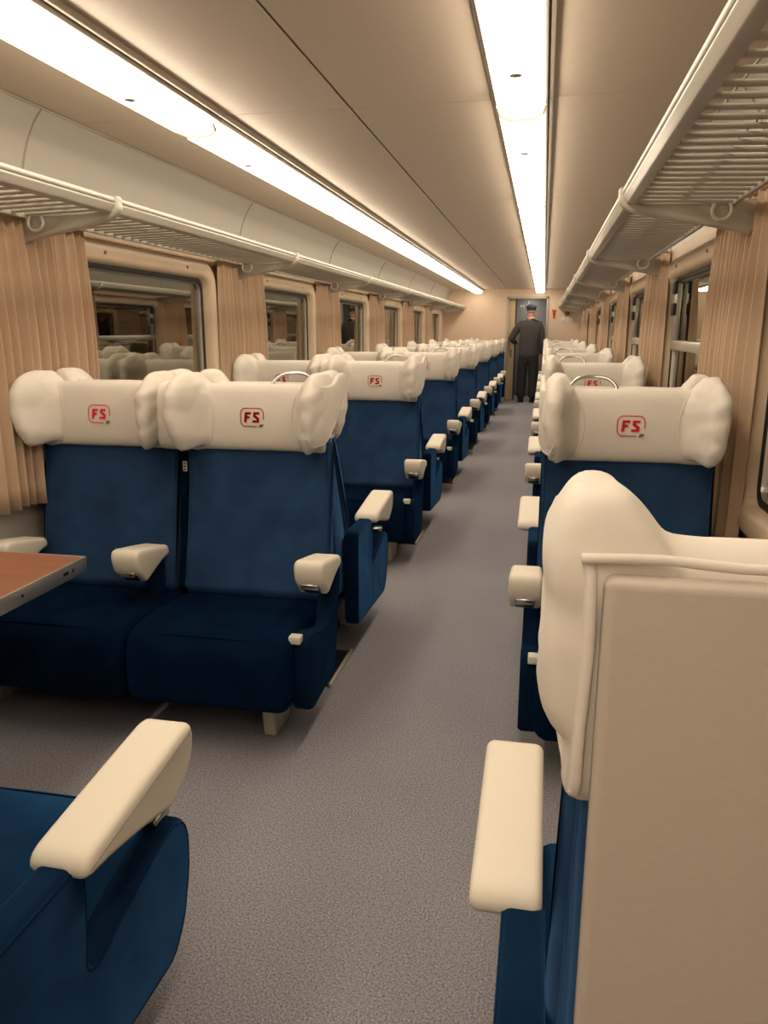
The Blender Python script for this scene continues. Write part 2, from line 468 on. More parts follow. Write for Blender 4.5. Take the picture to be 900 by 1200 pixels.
# vestibule behind
bm = bmesh.new()
box(bm, -1.1, -1.05, Y_END + .06, Y_END + 1.4, 0, 2.15); box(bm, .42, .47, Y_END + .06, Y_END + 1.4, 0, 2.15)
box(bm, -1.1, .47, Y_END + 1.4, Y_END + 1.45, 0, 2.15); box(bm, -1.1, .47, Y_END + .06, Y_END + 1.45, 2.15, 2.18)
tag(finish(bm, 'wall_vestibule', M['vestwall'], smooth=0), kind='structure')
root = empty('door_2', (-.34, Y_END + 1.38, 0)); tag(root, kind='structure')
bm = bmesh.new(); box(bm, -.55, .55, -.03, .018, .02, 2.13, r=.01)
dl = finish(bm, 'door_leaf', M['vest'], root, smooth=30)
bm = bmesh.new()
for x in (-.17, -.12, -.04, .03): box(bm, x - .013, x + .013, -.034, -.029, 1.87, 1.915)
box(bm, -.02, .0, -.034, -.029, 1.94, 2.0)
finish(bm, 'pale_markings', M['white'], dl, smooth=0)
bm = bmesh.new(); tube([(.40, -.05, .95), (.40, -.05, 1.15)], .012, bm=bm); finish(bm, 'door_handle', M['alu'], dl)
# weak area light under the vestibule ceiling
def area(name, loc, size, power, col=(1, .86, .66), rot=(0, 0, 0)):
    l = bpy.data.lights.new(name, 'AREA'); l.shape = 'RECTANGLE'; l.size, l.size_y = size; l.energy = power; l.color = col
    o = bpy.data.objects.new(name, l); C.objects.link(o); o.location = loc; o.rotation_euler = rot
    return o
area('vestibule_light', (-.3, Y_END + .75, 2.14), (.3, .3), 7, (1, .95, .85))

# things on the end wall
bm = bmesh.new()
box(bm, -.035, .035, -.03, 0, .045, .075, r=.005); box(bm, -.014, .014, -.028, 0, -.085, .05, r=.004); box(bm, -.022, .022, -.014, 0, -.02, .02, r=.004)
o = finish(bm, 'emergency_handle', M['red'], smooth=30, loc=(.165, Y_END, 1.70)); tag(o, 'small red emergency handle on the end wall right of the doorway', 'handle')
o = empty('wall_bracket', (.415, Y_END, 1.72)); tag(o, 'dark bronze hook bracket on the end wall above two plaques', 'bracket')
bm = bmesh.new(); pillow(chamfer([(-.05, -.05), (.05, -.05), (.05, .04), (-.01, .05)], .02), -.03, 0, .006, axis='y', bm=bm); finish(bm, 'mount', M['bronze'], o)
bm = bmesh.new(); tube(catmull([(-.0, -.02, .02), (-.03, -.05, .05), (-.07, -.06, .09), (-.09, -.05, .11)], 3, False), .014, bm=bm); finish(bm, 'hook_arm', M['bronze'], o)
for i, (x, w, lb) in enumerate(((.355, .085, 'small white plaque on the end wall, left one under the bronze bracket'), (.475, .10, 'small white plaque on the end wall, right one nearest the curtains'))):
    q = empty('wall_plaque', (x, Y_END, 1.585)); tag(q, lb, 'plaque')
    bm = bmesh.new(); box(bm, -w / 2, w / 2, -.006, 0, -.045, .045, r=.003); finish(bm, 'plate', M['white'], q)
    bm = bmesh.new(); box(bm, -w / 2 + .012, w / 2 - .012, -.0075, -.005, -.02, -.008); box(bm, -w / 2 + .012, w / 2 - .03, -.0075, -.005, .01, .02); finish(bm, 'marking', M['trimmetal'], q, smooth=0)

# ------------------------------------------------------------------ ceiling lights
def make_light():
    root = empty('ceiling_light')
    Lh = PITCH / 2 - .004
    bm = bmesh.new(); box(bm, -.088, .088, -Lh, Lh, -.035, 0, r=.004); finish(bm, 'lamp_housing', M['trimmetal'], root)
    # diffuser, shallow trough with rounded ends
    bm = bmesh.new(); rings = []
    prof = [(0, 0), (.35, -.006), (.8, -.022), (1, -.045)]
    def loop(w, l, r, z): return [bm.verts.new((p[0], p[1], z)) for p in rrect(w, l, r, n=5)]
    for w, z in ((.158, -.034), (.156, -.055), (.140, -.074), (.100, -.082)):
        rings.append(loop(w, 2 * Lh - .012 - (.158 - w) * .8, .045, z))
    n = len(rings[0])
    for a, b in zip(rings[:-1], rings[1:]):
        for i in range(n): bm.faces.new((a[i], a[(i + 1) % n], b[(i + 1) % n], b[i]))
    bm.faces.new(rings[-1])
    finish(bm, 'lamp_diffuser', M['lamp'], root, smooth=60)
    for y in (-Lh + .5, Lh - .5):
        bm = bmesh.new(); tube([(0, y, -.080), (0, y, -.088)], .018, bm=bm, n=14); finish(bm, 'lamp_screw', M['ivory'], root)
    bm = bmesh.new()
    tube([(p[0], Lh - .008 + (0), -.04 - q) for p, q in ()] or [(-.078, Lh - .05, -.05), (-.074, Lh - .012, -.066), (-.04, Lh - .003, -.08), (.04, Lh - .003, -.08), (.074, Lh - .012, -.066), (.078, Lh - .05, -.05)], .0065, bm=bm)
    finish(bm, 'end_rim', M['cream'], root)
    return root
ORD = ['first', 'second', 'third', 'fourth', 'fifth', 'sixth', 'seventh', 'eighth', 'ninth', 'tenth']
proto = make_light()
def light_rows():
    first = True
    for side, X in (('left', -1.305), ('right', -0.112)):
        n = 0
        for k in range(-2, 7):
            yc = 2.93 - PITCH / 2 + PITCH * k
            if yc + PITCH / 2 > Y_END: yc_end = Y_END
            if yc + PITCH / 2 > Y_END + .05: continue
            o = proto if first else copy_tree(proto); first = False
            o.location = (X, yc, Z_CEIL)
            vis = k >= 0
            if vis:
                o['label'] = 'long lit ceiling lamp, %s from the camera in the %s-hand row of lamps' % (ORD[n], side); n += 1
            else:
                o['label'] = 'long lit ceiling lamp of the %s-hand row, %s place behind the camera' % (side, 'last' if k == -2 else 'next')
            o['category'] = 'ceiling light'; o['group'] = 'fluorescent lamps in the %s-hand ceiling row' % side
light_rows()
# raised channels along the lamps
for nme, X in (('trim_5', -1.205), ('trim_6', -.012), ('trim_7', -.203)):
    bm = bmesh.new(); box(bm, X - .006, X + .006, Y_BACK, Y_END, Z_CEIL - .022, Z_CEIL, r=.002)
    tag(finish(bm, nme, M['trimmetal'], smooth=0), kind='structure')

# ------------------------------------------------------------------ luggage racks (local: x away from the rail towards the wall)
def make_rack(s):
    root = empty('luggage_rack')
    D, Dr = .44, .345
    P = PITCH
    bm = bmesh.new()     # front rail: round bead on top, flat lip beneath
    Y0, Y1 = .021, P - .021
    tube([(0, Y0, .020), (0, Y1, .020)], .0115, bm=bm, n=14)
    pr = chamfer([(s * q[0], q[1]) for q in ((-.004, .014), (.004, .016), (.012, .004), (.014, -.008), (.034, -.014), (.034, -.026), (.006, -.020), (-.002, -.004), (-.008, .006))], .003, 2)
    pillow(pr, Y0, Y1, .001, ns=1, axis='y', bm=bm)
    tube([(s * .013, Y0, -.003), (s * .013, Y1, -.003)], .0045, bm=bm, n=8)
    finish(bm, 'front_rail', M['rack'], root, smooth=60)
    bm = bmesh.new()
    n = 28
    for k in range(n):
        y = P * (k + .5) / n
        if y < .03 or y > P - .03: continue
        tube([(s * .02, y, -.012), (s * (Dr), y, -.022)], .0125, bm=bm, n=10, flat=.5)
    finish(bm, 'slat_grille', M['rack'], root, smooth=60)
    bm = bmesh.new()
    box(bm, min(s * (Dr - .004), s * (Dr + .012)), max(s * (Dr - .004), s * (Dr + .012)), .021, P - .021, -.036, -.008, r=.003)
    tube([(s * .17, .021, -.007), (s * .17, P - .021, -.007)], .004, bm=bm, n=6)
    finish(bm, 'rear_rail', M['rack'], root, smooth=30)
    # bracket at y=0
    bm = bmesh.new()
    pr = catmull([(-.020, .012), (-.020, .030), (-.008, .036), (.008, .026), (.04, -.004), (.12, -.018), (.25, -.020), (D, -.016), (D, -.085), (D - .03, -.125), (D - .08, -.112), (.20, -.082), (.08, -.062), (.005, -.036), (-.02, -.012)], 3)
    pr = [(s * p[0], p[1]) for p in pr]
    pillow(pr, -.020, .020, .012, ns=3, axis='y', bm=bm)
    br = finish(bm, 'bracket', M['rack'], root, smooth=60)
    bm = bmesh.new()
    hx = s * (Dr - .02)
    tube(catmull([(hx - s * .035, -.03, -.03), (hx - s * .045, -.035, -.055), (hx - s * .030, -.04, -.078), (hx, -.04, -.078), (hx + s * .018, -.035, -.055), (hx + s * .01, -.03, -.02)], 4, False), .006, bm=bm)
    finish(bm, 'coat_hook', M['ivory'], br)
    return root
for side, s, X, b0 in (('left', -1, -1.56, BR_L), ('right', 1, .25, BR_R)):
    proto = make_rack(s); first = True; n = 0
    for k in range(-2, 7):
        y = b0 + PITCH * k
        if y + PITCH * .5 > Y_END: continue
        o = proto if first else copy_tree(proto); first = False
        o.location = (X, y, 1.822)
        if y + PITCH > Y_END:
            pass
        lbl = 'grey slatted luggage rack section over %s windows, %s' % (side, 'out of view behind the camera' if k < -1 else ORD[n] + ' from the camera')
        if k >= -1: n += 1
        tag(o, lbl, 'luggage rack', 'luggage rack sections on the %s wall' % side)
    # short end section up to the end wall
    k = int((Y_END - b0 - PITCH * .5) // PITCH) + 1
    y = b0 + PITCH * k
    if y < Y_END - .1 and y + PITCH * .5 > Y_END:
        o = copy_tree(proto); L = Y_END - y
        o.location = (X, y, 1.822); o.scale = (1, L / PITCH, 1)
        tag(o, 'short grey luggage rack end piece meeting the end wall on the %s' % side, 'luggage rack', 'luggage rack sections on the %s wall' % side)

# ------------------------------------------------------------------ curtains
def curtain_mesh(s, w, z0, z1, pleats, seed, flare=0.0):
    rnd = random.Random(seed)
    ph = [rnd.uniform(0, 6.28) for _ in range(8)]
    bm = bmesh.new(); nv = 14
    ws = [rnd.uniform(.6, 1.4) for _ in range(pleats)]; tot = sum(ws)
    us, xs = [], []; acc = 0
    for i, wi in enumerate(ws):
        dep = rnd.uniform(.6, 1.0) * (.55 + .45 * min(1, wi))
        for k in range(10):
            q = k / 10
            us.append((acc + wi * (q + .10 * math.sin(2 * PI * q) * rnd.uniform(.9, 1.1))) / tot)
            xs.append(dep * (.5 - .5 * math.cos(2 * PI * q)) + .12 * math.sin(i * 1.7))
        acc += wi
    us.append(1.0); xs.append(.0)
    nu = len(us) - 1
    grid = []
    for j in range(nv + 1):
        t = j / nv; z = z1 + (z0 - z1) * t
        row = []
        for u, d in zip(us, xs):
            amp = .062 * (.60 + .40 * min(1, t * 2.5))
            uu = u + .010 * t * math.sin(6 * u + ph[3])
            x = -s * (.014 + amp * d + .004 * math.sin(2.5 * t + 5 * u + ph[4]))
            wd = w * (.93 + .07 * min(1, t * 4)) * (1 + flare * t)
            y = (uu - .5) * wd
            zz = z + (.006 * math.sin(9 * u + ph[6]) if j == nv else 0)
            row.append((x, y, zz))
        grid.append(row)
    # front and back sheets 3 mm apart
    F = [[bm.verts.new(p) for p in r] for r in grid]
    B = [[bm.verts.new((p[0] + s * .003, p[1], p[2])) for p in r] for r in grid]
    for j in range(nv):
        for i in range(nu):
            bm.faces.new((F[j][i], F[j][i + 1], F[j + 1][i + 1], F[j + 1][i]))
            bm.faces.new((B[j][i], B[j + 1][i], B[j + 1][i + 1], B[j][i + 1]))
    for j in range(nv):
        for i in (0, nu): bm.faces.new((F[j][i], F[j + 1][i], B[j + 1][i], B[j][i]))
    for i in range(nu):
        for j in (0, nv): bm.faces.new((F[j][i], F[j][i + 1], B[j][i + 1], B[j][i]))
    return bm

def curtains(side, s, X, centres, z0, z1):
    n = 0; wn_ = .37
    protos = []
    for q in range(3):
        for hem in (0,):
            bm = curtain_mesh(s, wn_, z0, z1, 7, 10 * q + (3 if s > 0 else 0)); bmesh.ops.recalc_face_normals(bm, faces=bm.faces[:])
            me = bpy.data.meshes.new('curtain'); bm.to_mesh(me); bm.free(); protos.append(me)
    for i, yc in enumerate(centres):
        for h, dy in (('nearer', -.185), ('farther', .185)):
            me = protos[(i * 2 + (dy > 0)) % 3]
            root = empty('curtain', (X, yc + dy, 0))
            o = link_mesh(me, 'drape', M['curtain'], root, smooth=180)
            bm = bmesh.new()
            tube([(-s * .04, -.17, z1 - .004), (-s * .04, .17, z1 - .004)], .007, bm=bm, n=8)
            finish(bm, 'heading_cord', M['curtain'], root)
            where = '%s pillar from the camera' % ORD[i]
            tag(root, 'tan curtain, %s wall, %s half at the %s' % (side, h, where), 'curtain', 'tan curtains along the %s-hand windows' % side)
            if dy > 0:
                yy = yc
    return
curtains('left', -1, XL + .022, [2.80 + PITCH * k for k in range(0, 7) if 2.775 + PITCH * k + .3 < Y_END], .715, 1.805)
curtains('right', 1, XR - .022, [3.16 + PITCH * k for k in range(0, 6)], .60, 1.835)

# ------------------------------------------------------------------ seats
# local frame: y forward from the back-to-back plane, x sideways, z up; s=+1 -> aisle on +x
PAN_F = [(.33, .14), (.62, .125), (.655, .15), (.668, .26), (.668, .35), (.65, .395), (.60, .405), (.50, .372), (.43, .355), (.36, .40), (.31, .47), (.27, .525), (.235, .53), (.25, .45)]
PAN_B = [(.05, .17), (.30, .155), (.60, .135), (.655, .19), (.69, .29), (.695, .37), (.675, .415), (.63, .435), (.56, .425), (.42, .39), (.36, .365), (.325, .375), (.335, .42), (.345, .52), (.34, .572), (.05, .575)]

def arm_profile(tip, ln=.375):
    # cloth-covered arm pad, tip forward (y, z)
    t = tip
    pr = [(t - .375, .556), (t - .368, .588), (t - .30, .600), (t - .10, .622), (t - .02, .628), (t, .615), (t + .002, .585), (t - .012, .548), (t - .05, .520), (t - .10, .500), (t - .150, .510), (t - .23, .530), (t - .31, .545)]
    return [(t + (p[0] - t) * (ln / .375 if t - p[0] > .1 else 1 - (1 - ln / .375) * (t - p[0]) / .1), p[1]) for p in pr]

def headrest_mesh():
    bm = bmesh.new()
    bol = catmull([(.0, .99), (.0, 1.10), (.004, 1.155), (.030, 1.186), (.055, 1.188), (.078, 1.165), (.092, 1.11), (.096, 1.05), (.092, .985), (.075, .950), (.04, .945), (.01, .955)], 4)
    pillow(bol, -.27, .27, .01, bm=bm)
    for s in (-1, 1):
        b2 = bmesh.new()
        plan = catmull([(.292, .0), (.300, .06), (.295, .14), (.290, .215), (.280, .245), (.258, .252), (.238, .235), (.225, .195), (.200, .135), (.165, .080), (.15, .03), (.17, .0), (.23, -.004)], 3)
        z0, z1 = .955, 1.222
        st = 12
        rings = []
        for k in range(st + 1):
            t = k / st; z = z0 + (z1 - z0) * (.5 - .5 * math.cos(PI * t))
            q = (z - (z0 + z1) / 2) / ((z1 - z0) / 2)
            d = .026 * (abs(q) ** 5)
            fy = 1 - .22 * max(0, q) ** 3 - .16 * max(0, -q) ** 3
            pl = inset(plan, d)
            ring = []
            for p in pl:
                x = p[0] - .018 * max(0, -q) ** 2
                lim = .150 + .095 * max(0, q) ** 1.6
                if x < lim: x = lim + (x - lim) * .12
                zz = z + (.008 * math.sin(p[1] * 16) if q > .7 else 0)
                rise = max(0, min(1, (x - .16) / .10)) * max(0, 1 - p[1] / .22)
                zz += .045 * rise * max(0, -q) ** 1.5
                ring.append(b2.verts.new((s * x, p[1] * fy, zz)))
            rings.append(ring)
        L = len(plan)
        for A, B in zip(rings[:-1], rings[1:]):
            for i in range(L): b2.faces.new((A[i], A[(i + 1) % L], B[(i + 1) % L], B[i]))
        b2.faces.new(rings[0]); b2.faces.new(rings[-1][::-1])
        bmesh.ops.recalc_face_normals(b2, faces=b2.faces[:])
        me = bpy.data.meshes.new('t'); b2.to_mesh(me); b2.free(); bm.from_mesh(me); bpy.data.meshes.remove(me)
    me = remeshed(bm, .0065, 5, 'headrest_cover')
    for v in me.vertices: v.co.x *= .968
    nn = [v.normal.copy() for v in me.vertices]
    for v, n_ in zip(me.vertices, nn):
        c = v.co; w_ = min(1, max(0, (abs(c.x) - .16) / .08))
        fold = noise.noise(Vector((c.x * 9 + c.z * 9, c.y * 7, c.z * 22 - abs(c.x) * 12)))
        ridge = (1 - abs(noise.noise(Vector((c.y * 5 + 3, c.x * 8, c.z * 16 + c.y * 14 + abs(c.x) * 10))) * 2) ** 2)
        v.co = c + n_ * (w_ * (.0060 * fold + .0034 * ridge) + .0012 * noise.noise(c * 14))
    return me
HEAD = headrest_mesh()
HEAD_V = [v.co.copy() for v in HEAD.vertices]
def face_y(x, z):
    best = 0.09; bd = 9
    for v in HEAD_V:
        if v.y > .05:
            d = (v.x - x) ** 2 + (v.z - z) ** 2
            if d < bd - 1e-7: bd, best = d, v.y
    return best

# emblem: rounded outline, two letters and a small slanted mark
def stroke(bm, pts, w, off, closed=False):
    pts = [Vector(p) for p in pts]; L = len(pts)
    a, b = [], []
    for i in range(L):
        if closed: t = pts[(i + 1) % L] - pts[i - 1]
        else: t = pts[min(i + 1, L - 1)] - pts[max(i - 1, 0)]
        n = Vector((-t.y, t.x)).normalized() * w / 2
        a.append(pts[i] + n); b.append(pts[i] - n)
    def vert(p, o=0): return bm.verts.new((-p.x, off(-p.x, p.y) + o, p.y))
    A = [vert(p, .0016) for p in a]; B = [vert(p, .0016) for p in b]
    for i in range(L if closed else L - 1):
        j = (i + 1) % L; bm.faces.new((A[i], A[j], B[j], B[i]))
def fine(pts, n=6):
    out = []
    for a, b in zip(pts[:-1], pts[1:]):
        for k in range(n): out.append(tuple(Vector(a).lerp(Vector(b), k / n)))
    out.append(pts[-1]); return out
def emblem_mesh(cx=0.0, cz=1.072):
    cache = {}
    def off(x, z):
        return fy0 + (z - cz) * slope + (x) * 0
    ys = [face_y(-.03, cz + .03), face_y(.03, cz + .03), face_y(-.03, cz - .03), face_y(.03, cz - .03), face_y(0, cz)]
    slope = ((ys[0] + ys[1]) - (ys[2] + ys[3])) / 2 / .06
    fy0 = max(ys[4], (ys[0] + ys[1] + ys[2] + ys[3]) / 4) + .0012
    bm = bmesh.new()
    o = [(p[0], p[1] + cz) for p in rrect(.088, .066, .019, n=5)]
    # outline open at the lower right corner
    k = [i for i, p in enumerate(o) if not (p[0] > .018 and p[1] < cz - .010)]
    seq = o[k[0]:]; 
    idx = [i for i in range(len(o)) if i in k]
    # start just after the gap
    g = max(i for i in range(len(o)) if i not in k)
    order = [(g + 1 + j) % len(o) for j in range(len(o))]
    seq = [o[i] for i in order if i in k]
    stroke(bm, [(.044, cz - .007)] + seq + [(.019, cz - .033)], .0032, off)
    H = .037; zt, zb = cz + H / 2, cz - H / 2
    sl = .10
    def q(x, z): return (x + (z - cz) * sl, z)
    # F
    stroke(bm, [q(-.0245, zb), q(-.0245, zt)], .0096, off)
    stroke(bm, [q(-.0285, zt - .0037), q(-.0045, zt - .0037)], .0082, off)
    stroke(bm, [q(-.0245, cz), q(-.0085, cz)], .0078, off)
    # S, angular
    stroke(bm, [q(.0055, zt - .0037), q(.0275, zt - .0037)], .0082, off)
    stroke(bm, [q(.0085, zt), q(.0085, cz + .002)], .0096, off)
    stroke(bm, [q(.0060, cz + .0075), q(.0265, cz - .0075)], .0096, off)
    stroke(bm, [q(.0235, cz - .002), q(.0235, zb)], .0096, off)
    stroke(bm, [q(.0025, zb + .0037), q(.0265, zb + .0037)], .0082, off)
    me = bpy.data.meshes.new('emblem'); 
    bmesh.ops.solidify(bm, geom=bm.faces[:], thickness=-.0008)
    bm.to_mesh(me); bm.free(); me.materials.append(M['red'])
    bm = bmesh.new()
    stroke(bm, [(.028, cz - .036), (.034, cz - .026)], .005, off)
    stroke(bm, [(.032, cz - .0265), (.044, cz - .0265)], .0025, off)
    stroke(bm, [(.036, cz - .036), (.041, cz - .027)], .003, off)
    bmesh.ops.solidify(bm, geom=bm.faces[:], thickness=-.0008)
    m2 = bpy.data.meshes.new('emblem_mark'); bm.to_mesh(m2); bm.free(); m2.materials.append(M['green'])
    return me, m2
EMB, EMB2 = emblem_mesh()

def seam_mesh(s):
    bm = bmesh.new(); pts = []
    for k in range(13):
        z = .962 + .215 * k / 12; x = s * (.150 + .030 * ((z - 1.07) / .11) ** 2)
        pts.append((x, face_y(x, z) + .0005, z))
    return tube(catmull(pts, 2, False), .0022, n=6, bm=bm)
SEAMS = []
def mk(bm):
    bmesh.ops.recalc_face_normals(bm, faces=bm.faces[:])
    me = bpy.data.meshes.new('m'); bm.to_mesh(me); bm.free(); return me

for s_ in (-1, 1): SEAMS.append(mk(seam_mesh(s_)))
CUSH = catmull([(.24, .30), (.26, .385), (.34, .402), (.50, .415), (.64, .418), (.705, .400), (.742, .35), (.752, .28), (.748, .21), (.735, .170), (.68, .155), (.40, .17), (.25, .22)], 3)
BACK_F = catmull([(.215, .40), (.185, .60), (.165, .80), (.155, .95), (.16, .985), (.195, .985), (.205, .965), (.212, .85), (.250, .65), (.295, .47), (.305, .42), (.27, .385)], 3)
SHELL_F = chamfer([(.12, .26), (.27, .26), (.235, .42), (.205, .62), (.185, .84), (.175, 1.0), (.148, 1.0)], .012, 3)
BACK_B = catmull([(.20, .40), (.12, .55), (.04, .75), (-.075, .95), (-.085, .985), (-.050, .985), (-.035, .965), (.025, .85), (.125, .68), (.215, .53), (.275, .43), (.25, .385)], 3)
SHELL_B = chamfer([(.02, .30), (.20, .30), (.19, .45), (.11, .60), (.02, .80), (-.065, 1.0), (-.125, 1.0), (-.09, .80)], .012, 3)

def make_seat(s, kind, n_seats, hard_back=False, hs=None):
    """s: +1 aisle side on +x.  kind 'F' or 'B' chooses the outer panel outline."""
    name = 'double_seat' if n_seats == 2 else 'single_seat'
    root = empty(name)
    pan = chamfer(PAN_F if kind == 'F' else PAN_B, .03, 3)
    tip = .555 if kind == 'F' else .685
    plen = .375 if kind == 'B' else .24
    head = .150 if kind == 'F' else -.125
    if hs is not None: head = hs
    bsh = head - (.150 if kind == 'F' else -.125)
    BACK, SHELL = (BACK_F, SHELL_F) if kind == 'F' else (BACK_B, SHELL_B)
    BACK = [(p[0] + bsh * max(0, (p[1] - .45) / .5), p[1]) for p in BACK]; SHELL = [(p[0] + bsh * max(0, (p[1] - .45) / .5), p[1]) for p in SHELL]
    def X(a, b): return (min(s * a, s * b), max(s * a, s * b))
    # x measured from the aisle-side outer panel plane, running inwards (negative towards aisle)
    def P(u): return -u       # local x for s=+1
    me_ = lambda bm, nm, m, sm=50, par=root: link_mesh(mk(bm), nm, m, par, sm)
    centres = [.322 + .615 * k for k in range(n_seats)]
    total = (1.250 if n_seats == 2 else .637)
    # side panels
    for k, u in enumerate([0.0] + ([total - .03] if True else [])):
        if k == 1 and n_seats == 2: u0, u1 = total - .035, total + .005
        elif k == 1: u0, u1 = total - .02, total + .04
        else: u0, u1 = 0.0, .062
        a, b = X(-u0, -u1)
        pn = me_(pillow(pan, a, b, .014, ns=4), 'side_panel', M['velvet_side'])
        bm = bmesh.new()
        xx = s * (-(u0 + .012)) if k == 0 else s * (-(u1 - .012))
        oo = inset(pan, .008)
        dx = s * .010 if k == 0 else -s * .010
        tube([(xx + dx, p[0], p[1]) for p in oo], .0028, closed=True, n=6, bm=bm)
        me_(bm, 'piping', M['velvet_side'], par=pn)
    # cushions and backs
    for c in centres:
        half = .304
        a, b = X(-(c - half), -(c + half))
        if c == centres[0]: a, b = X(-.045, -(c + half))
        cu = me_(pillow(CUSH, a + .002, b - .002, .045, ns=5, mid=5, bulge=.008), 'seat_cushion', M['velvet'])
        bm = bmesh.new()
        tube([(a + .035 + (b - a - .07) * t, .708 - .02 * abs(2 * t - 1) ** 6, .3940 - .010 * abs(2 * t - 1) ** 6 + .007 * math.sin(PI * t)) for t in [i / 16 for i in range(17)]], .003, n=6, bm=bm)
        me_(bm, 'piping', M['velvet'], par=cu)
        hb = .286 if kind == 'F' else .262
        a, b = X(-(c - hb), -(c + hb))
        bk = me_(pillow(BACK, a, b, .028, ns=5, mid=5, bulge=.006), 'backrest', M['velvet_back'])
        fr = [(.287, .46), (.245, .65), (.210, .85), (.205, .96)] if kind == 'F' else [(.262, .46), (.150, .65), (.028, .85), (-.034, .96)]
        for e in (a + .012, b - .012):
            bm = bmesh.new()
            tube(catmull([(e, p[0] + bsh * max(0, (p[1] - .45) / .5), p[1]) for p in fr], 4, False), .0035, n=6, bm=bm)
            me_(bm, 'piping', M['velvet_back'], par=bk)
        a, b = X(-(c - hb + .014), -(c + hb - .014))
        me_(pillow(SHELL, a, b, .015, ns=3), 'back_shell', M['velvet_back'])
        hc = link_mesh(HEAD, 'headrest_cover', None, root, 180); hc.location = (-s * c, head, .02 if hard_back else 0)
        if kind == 'B': hc.scale = (1.0 if hard_back else .955, 1, 1)
        for sm in SEAMS: link_mesh(sm, 'cover_seam', M['cloth'], hc, 180)
        if not HEAD.materials: HEAD.materials.append(M['cloth'])
        e = link_mesh(EMB, 'emblem', None, hc, 0)
        tag(e, 'red outlined badge with the letters FS')
        e2 = link_mesh(EMB2, 'emblem_mark', None, hc, 0)
    if kind == 'F':
        ol = catmull([(.385, .995), (.34, .985), (.28, .995), (.22, 1.035), (.17, 1.060), (.10, 1.095), (.035, 1.155), (.012, 1.20), (.05, 1.224), (.11, 1.222), (.19, 1.196), (.27, 1.190), (.35, 1.196), (.385, 1.15)], 4)
        a, b = X(-.022, -.040)
        bm = pillow(ol, a, b, .008, ns=2)
        bmesh.ops.triangulate(bm, faces=[f for f in bm.faces if len(f.verts) > 6])
        for v in bm.verts:
            v.co.x -= s * (.045 * max(0, (v.co.y - .24) / .16) ** 1.3)
        bmesh.ops.subdivide_edges(bm, edges=[e for e in bm.edges if e.calc_length() > .03], cuts=2, use_grid_fill=True)
        for v in bm.verts:
            v.co.x += .003 * noise.noise(Vector((v.co.y * 26 + v.co.z * 10, v.co.z * 7, 1)))
        fl = me_(bm, 'cover_flap', M['cloth'], 180)
        hp = catmull([(.40, 1.02), (.375, .990), (.34, .985), (.28, .995), (.22, 1.035), (.17, 1.060), (.10, 1.095), (.035, 1.155)], 4, False)
        bm = tube([(s * (.022) * -1 + s * -.004 - s * (.045 * max(0, (p[0] - .24) / .16) ** 1.3), p[0], p[1]) for p in hp], .0032, n=6)
        me_(bm, 'cover_hem', M['cloth'], 180, fl)
    # arm rests: pad cover, black core, chrome lid
    ap = catmull(arm_profile(tip, plen), 3)
    arms = [.026 if n_seats == 2 else .004] + [ .700 ] * (n_seats == 2) + [total - .035]
    for u in arms:
        w = .053
        a, b = X(-(u - w), -(u + w))
        ar = me_(pillow([(p[0], p[1] + (.0)) for p in ap], a, b, .016, ns=4), 'armrest_cover', M['armcloth'], 180)
        bm = bmesh.new()
        for e in (a + .0045, b - .0045):
            tube(catmull([(e, tip - plen + .012, .578), (e, tip - plen * .8, .590), (e, tip - plen * .28, .6125), (e, tip - .03, .6165), (e, tip - .010, .600), (e, tip - .010, .575)], 3, False), .0028, n=6, bm=bm)
        me_(bm, 'cover_seam', M['armcloth'], par=ar)
        core = chamfer([(tip - plen + .03, .545), (tip - plen + .04, .57), (tip - .02, .56), (tip - .02, .525), (tip - .06, .500), (tip - .15, .515), (tip - plen + .05, .540)], .008)
        cr = me_(pillow(core, a + .022, b - .022, .006), 'armrest_core', M['black'])
        bm = bmesh.new(); box(bm, a + .022, b - .022, tip - .03, tip - .008, .527, .548, r=.004)
        me_(bm, 'chrome_trim', M['chrome'], par=cr)
    # post under mid arm, ash-lid tab on the aisle panel
    if n_seats == 2:
        u = .700
        a, b = X(-(u - .02), -(u + .02))
        q = 0 if kind == 'F' else .10
        bm = bmesh.new(); box(bm, a, b, .29 + q, .38 + q, .36, .56, r=.01); me_(bm, 'armrest_post', M['velvet_side'])
    a, b = X(-.022, -.062)
    bm = bmesh.new()
    if kind == 'F': box(bm, a, b, .640, .676, .384, .410, r=.003)
    else: box(bm, a, b, .60, .66, .430, .452, r=.005)
    me_(bm, 'metal_tab', M['ivory'] if kind == 'F' else M['chrome'])
    # legs
    for k in range(2):
        u = .165 if k == 0 else total - .16
        a, b = X(-(u - .022), -(u + .022))
        if k: continue
        lg = [(.44, .0), (.60, .0), (.625, .17), (.40, .17)]
        me_(pillow(chamfer(lg, .012), a, b, .006), 'leg', M['legmetal'])
    u = total - .16; a, b = X(-(u - .022), -(u + .022))
    me_(pillow(chamfer([(.12, .0), (.26, .0), (.28, .17), (.10, .17)], .012), a, b, .006), 'leg', M['legmetal'])
    a, b = X(-.13, -(total - .12))
    bm = bmesh.new(); box(bm, a, b, .12, .50, .14, .22, r=.01); me_(bm, 'seat_frame', M['dark'])
